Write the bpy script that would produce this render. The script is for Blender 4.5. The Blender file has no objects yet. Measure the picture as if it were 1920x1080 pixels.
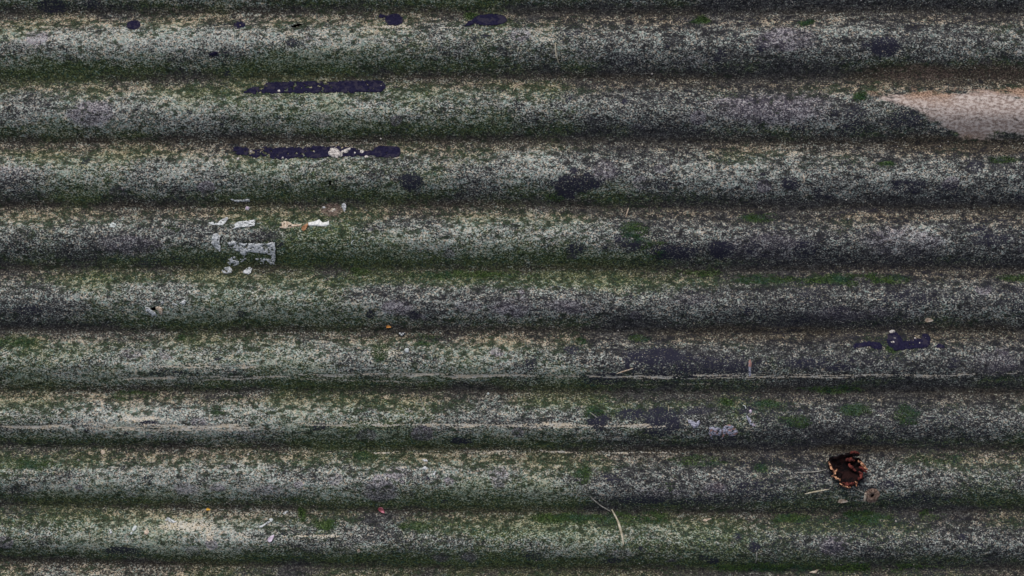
import bpy, math, random
import numpy as np
from math import radians, pi

# ------------------------------------------------------------------ camera, light, exposure
GROUPS = {'dry_stem': 'dry stems and twigs scattered on the sheet', 'fallen_petal': 'small fallen petals', 'pebble': 'pale chips lying on the sheet', 'leaf_fragment': 'leaf fragments lying on the sheet'}
scene = bpy.context.scene
C = scene.collection
CAM_H = 3.0
cam_d = bpy.data.cameras.new("camera")
cam_d.sensor_width = 36.0
cam_d.lens = 36.0 * CAM_H / 1.92
cam_d.clip_start = 0.05
cam_d.clip_end = 200.0
cam = bpy.data.objects.new("camera", cam_d)
cam.location = (0, 0, CAM_H)
C.objects.link(cam)
scene.camera = cam

SUN_EL, SUN_AZ = radians(42), radians(-14)      # from the top edge of the sheet, a little from the left
world = bpy.data.worlds.new("World")
scene.world = world
world.use_nodes = True
nt = world.node_tree
bg = nt.nodes["Background"]
sky = nt.nodes.new("ShaderNodeTexSky")
sky.sky_type = 'NISHITA'
sky.sun_disc = False
sky.sun_elevation = SUN_EL
sky.sun_rotation = SUN_AZ
sky.dust_density = 4.0
sky.air_density = 1.0
hs = nt.nodes.new("ShaderNodeHueSaturation")      # overcast: a greyer sky
hs.inputs["Saturation"].default_value = 0.45
nt.links.new(sky.outputs[0], hs.inputs["Color"])
nt.links.new(hs.outputs[0], bg.inputs[0])
bg.inputs[1].default_value = 0.12
sun_d = bpy.data.lights.new("sun", 'SUN')
sun_d.energy = 1.15
sun_d.angle = radians(25)
sun_d.color = (1.0, 0.97, 0.93)
sun = bpy.data.objects.new("sun", sun_d)
sun.rotation_euler = (-(pi/2 - SUN_EL), 0, -SUN_AZ)
C.objects.link(sun)
vs = scene.view_settings
vs.view_transform = 'Standard'
vs.look = 'None'
vs.exposure = 0.0
vs.gamma = 1.0

# ------------------------------------------------------------------ helpers
random.seed(4)
rng = np.random.default_rng(11)

def wx(px): return (np.asarray(px, float) - 960.0) / 1000.0      # 1 mm of sheet per unit of the drawing grid
def wy(py): return (540.0 - np.asarray(py, float)) / 1000.0

_tabs = {}
def vnoise(x, y, sx, sy, seed):
    """smooth value noise, 0..1, feature size sx, sy"""
    if seed not in _tabs:
        _tabs[seed] = np.random.default_rng(1000 + seed).random((256, 256))
    t = _tabs[seed]
    fx = np.asarray(x, float) / sx; fy = np.asarray(y, float) / sy
    fx, fy = fx * .93 + fy * .37 + 57.3 * seed, fy * .93 - fx * .37 + 31.7 * seed
    ix = np.floor(fx).astype(int); iy = np.floor(fy).astype(int)
    ux = fx - ix; uy = fy - iy
    ux = ux * ux * (3 - 2 * ux); uy = uy * uy * (3 - 2 * uy)
    a = t[ix & 255, iy & 255]; b = t[(ix + 1) & 255, iy & 255]
    c = t[ix & 255, (iy + 1) & 255]; d = t[(ix + 1) & 255, (iy + 1) & 255]
    return (a * (1 - ux) + b * ux) * (1 - uy) + (c * (1 - ux) + d * ux) * uy

def fbm(x, y, sx, sy, seed, octs=4, gain=0.55):
    s = 0.0; w = 1.0; tot = 0.0
    for o in range(octs):
        s = s + w * vnoise(x, y, sx / 2 ** o, sy / 2 ** o, seed * 7 + o)
        tot += w; w *= gain
    return s / tot

def sstep(a, b, x):
    t = np.clip((x - a) / (b - a), 0, 1)
    return t * t * (3 - 2 * t)

def tag(o, label=None, cat=None, group=None, kind=None):
    if label: o["label"] = label
    if cat: o["category"] = cat
    if group: o["group"] = group
    if kind: o["kind"] = kind
    return o

def link(name, me, parent=None, mat=None, smooth=True):
    o = bpy.data.objects.new(name, me)
    C.objects.link(o)
    if parent is not None: o.parent = parent
    if mat is not None: me.materials.append(mat)
    if smooth:
        me.polygons.foreach_set("use_smooth", [True] * len(me.polygons))
    me.update()
    return o

def quads_mesh(name, co, quads):
    me = bpy.data.meshes.new(name)
    n = len(co); q = len(quads)
    me.vertices.add(n)
    me.vertices.foreach_set("co", np.asarray(co, np.float32).ravel())
    me.loops.add(q * 4)
    me.loops.foreach_set("vertex_index", np.asarray(quads, np.int32).ravel())
    me.polygons.add(q)
    me.polygons.foreach_set("loop_start", np.arange(0, q * 4, 4, dtype=np.int32))
    me.polygons.foreach_set("use_smooth", np.ones(q, dtype=bool))
    me.update(calc_edges=True)
    return me

# ------------------------------------------------------------------ shape of the corrugation
# centre lines of the valleys (grid rows at three columns), the sheet is not quite regular
DARK = np.array([
    [-229, -232, -226], [-111, -114, -110],
    [8, 6, 8], [134, 128, 131], [253, 250, 253], [375, 373, 379], [491, 492, 493],
    [607, 610, 610], [719, 722, 725], [825, 834, 833], [938, 948, 948], [1044, 1055, 1056],
    [1156, 1168, 1170], [1270, 1280, 1284]], float)
VAL = DARK + 15.0
XK = np.array([150.0, 960.0, 1770.0])

def phase(px, py):
    px = np.asarray(px, float); py = np.asarray(py, float)
    t = (px - 960.0) / 810.0
    t = np.clip(t, -1.35, 1.35)
    wob = (fbm(px, py, 420, 260, 3, 2) - 0.5) * 9.0
    yy = py + wob
    best = np.zeros_like(yy)
    for k in range(len(VAL) - 1):
        a = VAL[k]; b = VAL[k + 1]
        def lin(v): return v[1] + np.where(t < 0, (v[1] - v[0]), (v[2] - v[1])) * t
        ya = lin(a); yb = lin(b)
        m = (yy >= ya) & (yy < yb)
        best = np.where(m, k + (yy - ya) / (yb - ya), best)
        if k == 0: best = np.where(yy < ya, 0, best)
        if k == len(VAL) - 2: best = np.where(yy >= yb, k + 0.999, best)
    return best

AMP = 0.0148
def profile(px, py):
    ph = phase(px, py)
    u = ph - np.floor(ph)
    z = -AMP + 2 * AMP * np.power(np.abs(np.sin(pi * u)) + 1e-6, 1.45)
    z = z + (fbm(px, py, 500, 60, 5, 3) - 0.5) * 0.006
    return z, u, ph

# ------------------------------------------------------------------ the sheet's grid
STEP = 2.0
gx = np.arange(-190, 2110 + STEP, STEP)
gy = np.arange(-120, 1200 + STEP, STEP)
PX, PY = np.meshgrid(gx, gy)
Z0, U, PH = profile(PX, PY)

warpx = (fbm(PX, PY, 22, 14, 21, 4) - 0.5) * 22
warpy = (fbm(PX, PY, 22, 14, 22, 4) - 0.5) * 12
WX, WY = PX + warpx, PY + warpy

def blobs(lst, sharp=0.5, wk=1.0):
    m = np.zeros_like(PX)
    for (x, y, rx, ry, v) in lst:
        d = np.sqrt(((PX * (1 - wk) + WX * wk - x) / rx) ** 2 + ((PY * (1 - wk) + WY * wk - y) / ry) ** 2)
        m = np.maximum(m, v * (1 - sstep(1 - sharp, 1 + sharp, d)))
    return m

N1 = fbm(PX, PY, 190, 55, 31, 4)
N2 = fbm(PX, PY, 120, 50, 32, 4)
N3 = fbm(PX, PY, 60, 26, 33, 4)
N4 = fbm(PX, PY, 34, 9, 34, 3)
N5 = fbm(PX, PY, 300, 120, 35, 3)

# ---- lime crust (pale granules)
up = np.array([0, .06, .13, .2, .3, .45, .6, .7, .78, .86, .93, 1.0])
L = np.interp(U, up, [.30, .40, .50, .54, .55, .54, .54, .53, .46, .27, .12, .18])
NVB = .34 * sstep(950, 1350, PX) * sstep(.42, .62, N2 * .5 + N3 * .5)
N6 = fbm(PX, PY, 700, 200, 36, 2)
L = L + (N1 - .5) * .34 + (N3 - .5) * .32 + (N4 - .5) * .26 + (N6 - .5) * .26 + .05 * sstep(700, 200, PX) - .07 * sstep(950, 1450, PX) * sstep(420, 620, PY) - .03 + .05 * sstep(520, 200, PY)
LIME = [(300, 72, 230, 26, .20), (650, 66, 110, 22, .12), (1010, 68, 130, 18, .22), (250, 195, 130, 40, .08), (820, 205, 330, 30, .08),
        (300, 330, 170, 24, .12), (1010, 318, 60, 24, .1), (1330, 335, 110, 26, .1), (1700, 335, 60, 22, .14), (880, 430, 240, 28, .10),
        (270, 552, 120, 30, .1), (1090, 552, 120, 24, .08), (330, 672, 120, 24, .07), (230, 785, 110, 22, .16), (420, 900, 260, 30, .08),
        (330, 1000, 190, 34, .26), (620, 1010, 140, 22, .16), (1000, 1010, 130, 26, .08), (1700, 890, 60, 30, .06), (1700, 450, 70, 22, .10)]
N7 = fbm(PX, PY, 24, 12, 37, 3)
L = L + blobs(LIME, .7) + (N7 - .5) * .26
# ---- tan
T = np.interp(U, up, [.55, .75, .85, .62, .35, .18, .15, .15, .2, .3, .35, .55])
T = T + (N2 - .5) * .9 + (N3 - .5) * .4
# ---- green film
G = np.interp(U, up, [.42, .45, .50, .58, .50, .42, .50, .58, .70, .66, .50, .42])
G = G + .08 + (N5 - .5) * .9 + (N2 - .5) * .7 + (N3 - .5) * .5 - .10 - .34 * sstep(950, 1600, PX) * (1 - .5 * sstep(850, 960, PY))
G = G + blobs([(550, 330, 220, 30, .3), (620, 480, 260, 40, .3), (450, 210, 120, 30, .2), (800, 520, 500, 20, .3), (480, 560, 180, 30, .25),
               (860, 850, 300, 20, .25), (850, 670, 180, 30, .2), (900, 930, 200, 30, .25), (1250, 985, 260, 40, .25), (1640, 860, 150, 20, .2)], .7)
# ---- bright moss
BM = blobs([(1600, 524, 100, 10, .95), (1430, 522, 70, 8, .75), (1420, 408, 36, 8, .8), (1190, 436, 28, 18, .85), (1225, 468, 26, 18, .6),
            (1146, 742, 9, 8, 1), (1115, 772, 14, 11, .8), (1160, 777, 16, 8, .6), (1330, 512, 60, 7, .55), (1070, 972, 74, 9, .9), (1190, 972, 64, 13, .9),
            (1256, 904, 9, 13, .9), (1610, 972, 66, 12, .9), (1758, 965, 30, 11, .9), (1480, 973, 34, 9, .8), (716, 663, 14, 16, .85),
            (800, 636, 24, 12, .7), (1669, 654, 8, 7, 1), (1600, 768, 30, 12, .75), (1612, 182, 14, 9, 1), (1660, 310, 18, 8, .85),
            (1313, 36, 16, 9, .95), (1512, 40, 16, 6, .9), (880, 26, 16, 12, .7), (1440, 757, 30, 8, .7), (1362, 755, 12, 7, .8),
            (568, 966, 9, 12, .9), (612, 984, 24, 9, .8), (880, 514, 130, 8, .6), (640, 508, 60, 7, .6), (1700, 776, 24, 22, .65), (1490, 790, 30, 12, .6),
            (1200, 632, 20, 8, .6), (1090, 640, 14, 7, .6), (596, 742, 30, 10, .6), (250, 742, 50, 10, .55), (410, 772, 12, 8, .7), (340, 632, 10, 8, .7),
            (550, 70, 14, 8, .2), (325, 428, 16, 8, .5), (1040, 370, 20, 6, .4), (1090, 890, 20, 16, .7), (1310, 865, 60, 10, .6), (1425, 877, 18, 10, .7),
            (690, 855, 30, 8, .6), (1770, 860, 40, 9, .5), (1440, 1066, 120, 8, .6), (1640, 1066, 120, 8, .65), (1560, 730, 70, 8, .5), (780, 990, 30, 9, .6),
            (1950, 520, 80, 9, .7), (2020, 970, 70, 10, .8), (20, 640, 60, 8, .6), (-60, 500, 70, 9, .6), (60, 870, 50, 8, .6), (1880, 300, 30, 8, .6)], .55)
BM = .95 * BM * sstep(.33, .57, N4 * .6 + N3 * .5)
# ---- mauve lichen
MV = blobs([(175, 215, 46, 26, .9), (245, 462, 70, 22, .8), (430, 345, 60, 18, .3), (745, 575, 34, 16, .85), (962, 574, 44, 20, .95), (1065, 574, 52, 17, .85), (875, 574, 30, 14, .6),
            (712, 918, 36, 24, 1), (745, 885, 30, 12, .8), (935, 895, 18, 24, .85), (1470, 76, 60, 24, .8), (1450, 205, 140, 32, .75), (1300, 210, 50, 24, .5), (1700, 455, 80, 30, .7),
            (1540, 215, 60, 20, .6), (1130, 320, 26, 26, .75), (1430, 460, 90, 26, .6), (350, 915, 26, 14, .8), (412, 912, 16, 10, .8), (500, 918, 40, 12, .6), (1562, 1024, 30, 20, .85), (1010, 1038, 26, 15, .6), (1160, 1040, 24, 14, .7), (828, 1044, 22, 10, .9), (880, 1042, 20, 12, .8),
            (250, 664, 26, 12, .8), (1110, 575, 22, 12, .7), (1300, 560, 50, 12, .5), (1100, 108, 30, 16, .5), (1300, 118, 60, 12, .5), (600, 225, 30, 20, .5), (1340, 912, 24, 14, .8), (1240, 925, 60, 18, .6), (1600, 590, 90, 16, .5),
            (1900, 210, 60, 30, .6), (1860, 680, 60, 24, .6), (60, 90, 60, 20, .5), (20, 330, 50, 20, .6), (70, 780, 60, 22, .5), (1960, 900, 60, 24, .6), (650, 1028, 30, 14, .6), (470, 1030, 40, 10, .5)], .45)
MV = MV * (.55 + .9 * (N3 - .2)) + .28 * sstep(950, 1600, PX) * sstep(.4, .7, N2)
def rosettes(n, seed, lo, hi, vlo, vhi, xr=(-180, 2100)):
    rg = np.random.default_rng(seed); m = np.zeros_like(PX)
    for _ in range(n):
        x = rg.uniform(*xr); y = rg.uniform(-60, 1140); rad = rg.uniform(lo, hi) * (.6 + .4 * rg.random()); v = rg.uniform(vlo, vhi)
        i0, i1 = np.searchsorted(gx, [x - rad * 2, x + rad * 2]); j0, j1 = np.searchsorted(gy, [y - rad * 2, y + rad * 2])
        sl = (slice(j0, j1), slice(i0, i1))
        d_ = np.hypot(PX[sl] * .6 + WX[sl] * .4 - x, (PY[sl] * .6 + WY[sl] * .4 - y) * 1.25) / rad
        m[sl] = np.maximum(m[sl], v * (1 - sstep(.65, 1.2, d_)) * (.75 + .25 * sstep(.2, .8, d_)))
    return m
crestw = sstep(.15, .35, U) * (1 - sstep(.78, .9, U))
MV = np.maximum(MV, rosettes(150, 5, 8, 28, .45, 1.0) * crestw)
# ---- dark navy film / dark spots
NV = blobs([(1262, 474, 46, 14, 1), (1350, 468, 24, 16, 1), (1078, 466, 20, 13, .8), (1185, 462, 24, 12, .8), (1160, 448, 10, 8, .8), (772, 342, 23, 17, 1),
            (1478, 345, 18, 13, .8), (1656, 90, 28, 19, 1), (1626, 86, 14, 8, .7), (1411, 1024, 13, 11, .95), (1382, 1005, 9, 7, .8), (1337, 1052, 12, 8, .95),
            (1230, 668, 66, 16, .95), (1195, 690, 30, 16, .6), (1300, 690, 130, 26, .68), (1120, 785, 20, 15, 1), (1185, 775, 26, 11, .95), (1240, 790, 38, 28, .95), (1300, 770, 34, 8, .7),
            (1512, 680, 44, 12, .75), (1572, 688, 26, 7, .9), (284, 793, 20, 6, .95), (320, 700, 44, 8, .6), (865, 826, 22, 7, .95), (600, 800, 20, 9, .7), (995, 680, 16, 16, .6), (1072, 655, 16, 9, .8),
            (697, 590, 9, 9, .9), (452, 588, 10, 7, .7), (1402, 582, 11, 9, .8), (230, 1032, 40, 9, .8), (1205, 938, 50, 9, .8), (1300, 940, 80, 8, .6), (1460, 930, 80, 10, .55),
            (1405, 915, 40, 14, .6), (1400, 770, 18, 10, .8), (1700, 935, 60, 10, .6), (980, 715, 50, 8, .4), (1130, 710, 44, 12, .75), (1150, 895, 22, 9, .6), (550, 82, 12, 8, .7), (403, 103, 11, 5, .9),
            (900, 70, 24, 6, .6), (1055, 75, 16, 8, .5), (1600, 215, 20, 18, .5), (1695, 225, 34, 16, .7), (1600, 240, 30, 14, .6), (1700, 350, 36, 16, .6), (1625, 395, 60, 8, .4), (1130, 985, 20, 8, .3), (424, 108, 8, 16, .4), (425, 138, 7, 8, .6),
            (1350, 105, 14, 12, .6), (1425, 92, 9, 8, .7), (740, 805, 40, 8, .4), (1000, 1045, 20, 8, .6), (1150, 1052, 18, 7, .7), (1700, 560, 60, 20, .5), (1290, 555, 20, 10, .3), (1860, 450, 40, 14, .6), (60, 580, 30, 10, .6), (1990, 790, 50, 16, .6),
            (330, 485, 130, 10, .35), (275, 490, 20, 10, .5), (95, 10, 30, 12, .8), (170, 6, 18, 10, .8)], .4, .5)
ringd = np.sqrt(((WX - 1080) / 52) ** 2 + ((WY - 345) / 28) ** 2)
NV = np.maximum(NV, .95 * (1 - sstep(.75, 1.1, ringd + (N3 - .5) * 1.2)) * sstep(.36, .56, fbm(PX, PY, 26, 16, 57, 3) + .16 * sstep(350, 325, PY) + .10 * sstep(1090, 1050, PX)))
arc = np.sqrt(((WX - 1235) / 62) ** 2 + ((WY - 705) / 52) ** 2)
NV = np.maximum(NV, .95 * np.exp(-((arc - 1.0) / .10) ** 2) * (PY < 692) * (PX < 1260))
NV = np.maximum(NV, rosettes(110, 6, 4, 13, .4, .9) * crestw)
NV = np.maximum(NV, rosettes(90, 8, 10, 34, .3, .75, (1050, 2100)) * crestw)
NV = np.maximum(NV, NVB * (1 - sstep(150, 420, 700 - PY) * .6))
# ---- brown dirt
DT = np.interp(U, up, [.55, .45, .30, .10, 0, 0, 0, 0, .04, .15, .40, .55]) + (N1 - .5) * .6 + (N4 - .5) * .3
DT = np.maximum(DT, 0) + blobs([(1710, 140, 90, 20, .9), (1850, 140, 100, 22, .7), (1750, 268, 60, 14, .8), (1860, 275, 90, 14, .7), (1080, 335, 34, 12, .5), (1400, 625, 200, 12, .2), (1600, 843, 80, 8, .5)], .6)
# ---- worn pale patch at the right
lower = 176 + np.clip(PX - 1622, 0, 400) * .47; lower = np.minimum(lower, 262)
edge = np.minimum(PX - 1624, np.minimum(WY - 163, (lower - PY) + (N3 - .5) * 34))
edge = np.minimum(edge, (2060 - PX) * .3 + (N3 - .5) * 40 + (N1 - .5) * 60)
edge = edge + (N4 - .5) * 16
BARE = sstep(-8, 22, edge) * (.50 + .9 * (N4 - .15)) * (.62 + .38 * sstep(1625, 1760, PX))
BARE = np.clip(BARE, 0, 1)
DT = np.maximum(DT, .0)
PUR = blobs([(1730, 136, 110, 20, .9), (1880, 134, 130, 20, .8), (1750, 272, 50, 14, .6), (1860, 276, 90, 12, .6), (1595, 846, 50, 7, .5)], .7)
# ---- scratches and scuffs
SC = np.zeros_like(PX)
def scratch(pts, w, v, seed, gap=.45):
    global SC
    xs = [p[0] for p in pts]; ys = [p[1] for p in pts]
    yl = np.interp(PX, xs, ys) + (fbm(PX, PX * 0, 60, 1, seed, 3) - .5) * 6
    m = np.exp(-((PY - yl) / w) ** 2) * (PX > xs[0]) * (PX < xs[-1])
    m = m * sstep(gap - .08, gap + .22, vnoise(PX, PX * 0, 44, 1, seed + 1) * .45 + vnoise(PX, PY, 9, 3, seed + 2) * .55)
    SC = np.maximum(SC, .82 * v * m)
scratch([(236, 706), (420, 708), (580, 711), (690, 715), (830, 717)], 1.8, .8, 201, .42)
scratch([(560, 703), (740, 700), (930, 704), (1060, 704), (1150, 706), (1250, 704), (1450, 701), (1600, 702), (1770, 704)], 2.2, .9, 205, .34)
scratch([(740, 716), (1000, 718), (1180, 720), (1300, 721), (1460, 719)], 1.4, .7, 209, .5)
scratch([(1190, 711), (1380, 708), (1500, 706)], 1.4, .95, 213, .25)
scratch([(1500, 707), (1760, 705)], 1.6, .8, 217, .45)
scratch([(1690, 702), (1900, 700), (2080, 706)], 1.8, .8, 219, .45)
scratch([(290, 686), (420, 686)], 2.4, .85, 221, .3)
scratch([(-150, 800), (150, 802), (350, 806), (500, 803)], 3.0, .95, 225, .3)
scratch([(150, 794), (210, 797)], 2.0, .8, 229, .3)
scratch([(560, 792), (720, 793)], 1.6, .8, 231, .3)
scratch([(740, 795), (880, 794), (1000, 796), (1260, 799)], 1.9, .95, 235, .3)
scratch([(990, 797), (1090, 794)], 3.2, .9, 237, .3)
scratch([(900, 822), (1020, 823)], 1.3, .5, 239, .4)
scratch([(1060, 822), (1110, 824)], 1.3, .5, 241, .4)
def streaks(x0, x1, yc, h, lev, v, seed):
    global SC
    yy = PY + (fbm(PX, PX * 0, 90, 1, seed + 3, 2) - .5) * 6
    st = fbm(PX + PY * 3, yy, 46, 2.6, seed, 3, .6)
    env = np.exp(-((yy - yc) / h) ** 2) * sstep(x0, x0 + 60, PX) * (1 - sstep(x1 - 60, x1, PX))
    SC = np.maximum(SC, v * sstep(lev, lev + .14, st * .8 + env * .35) * (env > .25) * env ** .5)
streaks(150, 520, 800, 7, .66, 1.0, 301); streaks(-200, 260, 796, 6, .66, 1.0, 305)
streaks(300, 520, 686, 6, .66, .9, 309); streaks(180, 700, 708, 7, .72, .9, 313); streaks(650, 1300, 705, 6, .70, .95, 317)
streaks(1200, 1950, 704, 5, .68, .95, 321); streaks(520, 1280, 797, 5, .68, .9, 325); streaks(980, 1110, 795, 5, .60, .9, 329)
streaks(700, 950, 703, 5, .66, .9, 333); streaks(230, 330, 785, 7, .62, .95, 337); streaks(480, 760, 1003, 4, .68, .7, 341)
streaks(-150, 900, 50, 6, .72, .6, 345); streaks(560, 1300, 850, 7, .74, .7, 349); streaks(900, 1330, 822, 6, .74, .6, 353)
SC = np.maximum(SC, blobs([(352, 985, 55, 9, .7), (395, 1000, 10, 16, .7), (270, 783, 46, 5, .8), (575, 64, 46, 10, .55), (720, 660, 22, 12, .5), (745, 663, 16, 10, .5),
                           (640, 1002, 50, 4, .6), (440, 994, 30, 3, .6), (460, 1004, 22, 3, .6), (1340, 997, 20, 7, .4), (1030, 80, 20, 4, .4), (500, 66, 120, 5, .3)], .6) * sstep(.35, .6, N3))

# ---- worn spot with a pale centre, and rusty ring round the bolt hole
RU = .55 * PUR
L = L * (1 - .7 * PUR)
d = np.hypot((WX * .35 + PX * .65 - 622) / 24, (WY * .35 + PY * .65 - 393) / 17)
RU = np.maximum(RU, .62 * (1 - sstep(.6, 1.25, d)))
SC = np.maximum(SC, .75 * (1 - sstep(.12, .42, d + (N4 - .5) * .5)))
d2 = np.hypot(PX - 1634, PY - 928)
RU = np.maximum(RU, .9 * (1 - sstep(12, 17, d2 + (N4 - .5) * 8)))
RU = np.maximum(RU, blobs([(1580, 939, 12, 4, .9), (1345, 908, 12, 8, .5), (575, 420, 12, 5, .4), (1390, 345, 4, 4, .5), (840, 640, 14, 8, .3), (1300, 185, 20, 5, .3)], .4))

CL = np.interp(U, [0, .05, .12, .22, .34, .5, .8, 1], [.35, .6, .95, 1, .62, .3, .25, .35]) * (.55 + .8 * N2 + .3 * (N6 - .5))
for A_ in (CL, L, T, G, BM, MV, NV, DT, SC, RU, BARE):
    np.clip(A_, 0, 1, out=A_)
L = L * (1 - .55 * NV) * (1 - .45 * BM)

# ---- fine relief on top of the corrugation: crusts of lime, pads of moss, pits
grain = rng.random(PX.shape) - .5
g2 = fbm(PX, PY, 9, 7, 41, 2) - .5
RELIEF = (.0011 * grain + .0018 * g2) * (.35 + L) + .0016 * sstep(.2, .8, BM) * (.5 + g2) + .0008 * (N3 - .5) * 2
RELIEF = RELIEF * (1 - .7 * sstep(.1, .6, BARE)) * (1 - .8 * sstep(.4, .9, DT))
RELIEF = RELIEF - .0010 * SC * (SC > .5) - .0006 * RU
ZG = Z0 + RELIEF

def H(px, py):
    """height of the built sheet at grid coordinates, bilinear"""
    px = np.asarray(px, float); py = np.asarray(py, float)
    fx = np.clip((px - gx[0]) / STEP, 0, len(gx) - 1.001); fy = np.clip((py - gy[0]) / STEP, 0, len(gy) - 1.001)
    ix = fx.astype(int); iy = fy.astype(int); ux = fx - ix; uy = fy - iy
    return (ZG[iy, ix] * (1 - ux) + ZG[iy, ix + 1] * ux) * (1 - uy) + (ZG[iy + 1, ix] * (1 - ux) + ZG[iy + 1, ix + 1] * ux) * uy

# ---- holes right through the sheet
def hole_mask(px, py):
    m = np.hypot((px - 1634.5) / 3.4, (py - 928.5) / 3.4) < 1
    m |= np.hypot(((px - 290) * .94 + (py - 579) * .3) / 5.2, ((py - 579) * .94 - (px - 290) * .3) / 3.6) < 1
    c, s = math.cos(radians(-16)), math.sin(radians(-16))
    a = (px - 556) * c + (py - 48) * s; b = -(px - 556) * s + (py - 48) * c
    m |= np.hypot(a / 11, b / 2.9) < 1
    m |= np.hypot((px - 620.5) / 2.2, (py - 344) / 4.6) < 1
    return m

# ------------------------------------------------------------------ materials
def new_mat(name):
    m = bpy.data.materials.new(name); m.use_nodes = True
    n = m.node_tree; b = n.nodes["Principled BSDF"]
    return m, n, b

class NB:
    def __init__(s, n): s.n = n
    def L(s, a, b): s.n.links.new(a, b)
    def val(s, x, inp):
        if hasattr(x, 'links') or hasattr(x, 'is_linked'): s.L(x, inp)
        else: inp.default_value = x
    def math(s, op, a, b=0.0, clamp=False):
        k = s.n.nodes.new("ShaderNodeMath"); k.operation = op; k.use_clamp = clamp
        s.val(a, k.inputs[0]); s.val(b, k.inputs[1]); return k.outputs[0]
    def noise(s, vec, scale, detail=2.0, rough=.6, off=(0, 0, 0), stretch=(1, 1, 1)):
        mp = s.n.nodes.new("ShaderNodeMapping"); s.L(vec, mp.inputs[0])
        mp.inputs[1].default_value = off; mp.inputs[3].default_value = stretch
        k = s.n.nodes.new("ShaderNodeTexNoise"); s.L(mp.outputs[0], k.inputs["Vector"])
        k.inputs["Scale"].default_value = scale; k.inputs["Detail"].default_value = detail; k.inputs["Roughness"].default_value = rough
        return k.outputs["Fac"]
    def ramp(s, x, a, b, c=0.0, d=1.0):
        k = s.n.nodes.new("ShaderNodeMapRange"); k.interpolation_type = 'SMOOTHSTEP'
        s.val(x, k.inputs[0]); s.val(a, k.inputs[1]); s.val(b, k.inputs[2]); k.inputs[3].default_value = c; k.inputs[4].default_value = d
        return k.outputs[0]
    def mix(s, f, a, b):
        k = s.n.nodes.new("ShaderNodeMix"); k.data_type = 'RGBA'
        s.val(f, k.inputs[0])
        for x, i in ((a, 6), (b, 7)):
            if isinstance(x, tuple): k.inputs[i].default_value = (*x, 1)
            else: s.L(x, k.inputs[i])
        return k.outputs[2]
    def attr(s, name):
        k = s.n.nodes.new("ShaderNodeAttribute"); k.attribute_name = name
        sp = s.n.nodes.new("ShaderNodeSeparateColor"); s.L(k.outputs["Color"], sp.inputs[0])
        return sp.outputs[0], sp.outputs[1], sp.outputs[2]
    def coord(s):
        return s.n.nodes.new("ShaderNodeTexCoord").outputs["Object"]
    def bump(s, h, strength, dist):
        k = s.n.nodes.new("ShaderNodeBump"); k.inputs["Strength"].default_value = strength; k.inputs["Distance"].default_value = dist
        s.L(h, k.inputs["Height"]); return k.outputs[0]

m_sheet, n, b = new_mat("weathered_cement")
q = NB(n); co = q.coord()
aL, aG, aT = q.attr("mask_a"); aB, aM, aN = q.attr("mask_b"); aD, aS, aR = q.attr("mask_c"); aBare, aU, aC = q.attr("mask_d")
f1 = q.noise(co, 400, 2.0, .65, (0, 0, 0), (.8, 1.1, 1))
f2 = q.noise(co, 200, 3.0, .7, (3.1, 1.7, 0), (.75, 1.1, 1))
f4 = q.noise(co, 75, 2.0, .6, (8, 3, 0), (.7, 1.2, 1))
f3 = q.noise(co, 520, 1.0, .5, (7.1, 5.7, 0))
hue1 = q.noise(co, 120, 3.0, .75, (11, 2, 0))
hue2 = q.noise(co, 260, 2.0, .7, (5, 22, 0))
hue4 = q.noise(co, 210, 2.0, .6, (33, 14, 0))
hue3 = q.noise(co, 30, 3.0, .6, (15, 12, 0), (.6, 1, 1))
sp = q.math('ADD', q.math('ADD', q.math('MULTIPLY', f1, .62), q.math('MULTIPLY', q.math('SUBTRACT', f4, .5), .20)), q.math('ADD', q.math('MULTIPLY', f2, .23), q.math('MULTIPLY', f3, .15)))
# ground film between the granules
g_dark = q.mix(q.ramp(hue1, .35, .65), (.024, .025, .029), (.062, .062, .066))
g_green = q.mix(q.ramp(hue2, .3, .7), (.028, .043, .018), (.088, .112, .044))
g_green = q.mix(q.ramp(hue4, .54, .62), g_green, (.030, .062, .045))
base = q.mix(q.ramp(q.math('ADD', aG, q.math('MULTIPLY', q.math('SUBTRACT', hue1, .5), 1.2)), .25, .75), g_dark, g_green)
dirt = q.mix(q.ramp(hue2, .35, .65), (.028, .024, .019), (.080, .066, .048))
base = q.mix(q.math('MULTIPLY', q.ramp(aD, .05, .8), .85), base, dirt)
bv = n.nodes.new("ShaderNodeMix"); bv.data_type = 'RGBA'; bv.blend_type = 'MULTIPLY'; bv.inputs[0].default_value = 1.0
q.L(base, bv.inputs[6]); q.L(q.ramp(f1, .36, .64, .45, 1.75), bv.inputs[7]); base = bv.outputs[2]
# granules
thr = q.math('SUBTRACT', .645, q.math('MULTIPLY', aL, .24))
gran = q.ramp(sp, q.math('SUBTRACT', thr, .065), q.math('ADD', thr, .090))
cool = q.mix(q.ramp(hue2, .3, .7), (.18, .195, .185), (.62, .64, .61))
warm = q.mix(q.ramp(hue1, .3, .7), (.27, .20, .13), (.70, .57, .42))
gcol = q.mix(q.ramp(q.math('ADD', aT, q.math('MULTIPLY', q.math('SUBTRACT', hue2, .5), 1.5)), .35, 1.0), cool, warm)
gcol = q.mix(q.math('MULTIPLY', q.ramp(hue4, .54, .62), .7), gcol, (.20, .31, .29))
gcol = q.mix(q.ramp(hue4, .44, .37), gcol, (.52, .43, .34))
gcol = q.mix(q.math('MULTIPLY', q.ramp(q.math('ADD', aG, q.math('MULTIPLY', q.math('SUBTRACT', hue1, .5), 1.0)), .40, 1.05), .50), gcol, (.25, .32, .20))
mcol = q.mix(q.ramp(hue2, .35, .65), (.20, .18, .22), (.46, .42, .47))
gcol = q.mix(q.math('MULTIPLY', q.ramp(aM, .2, .8), .75), gcol, mcol)
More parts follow.
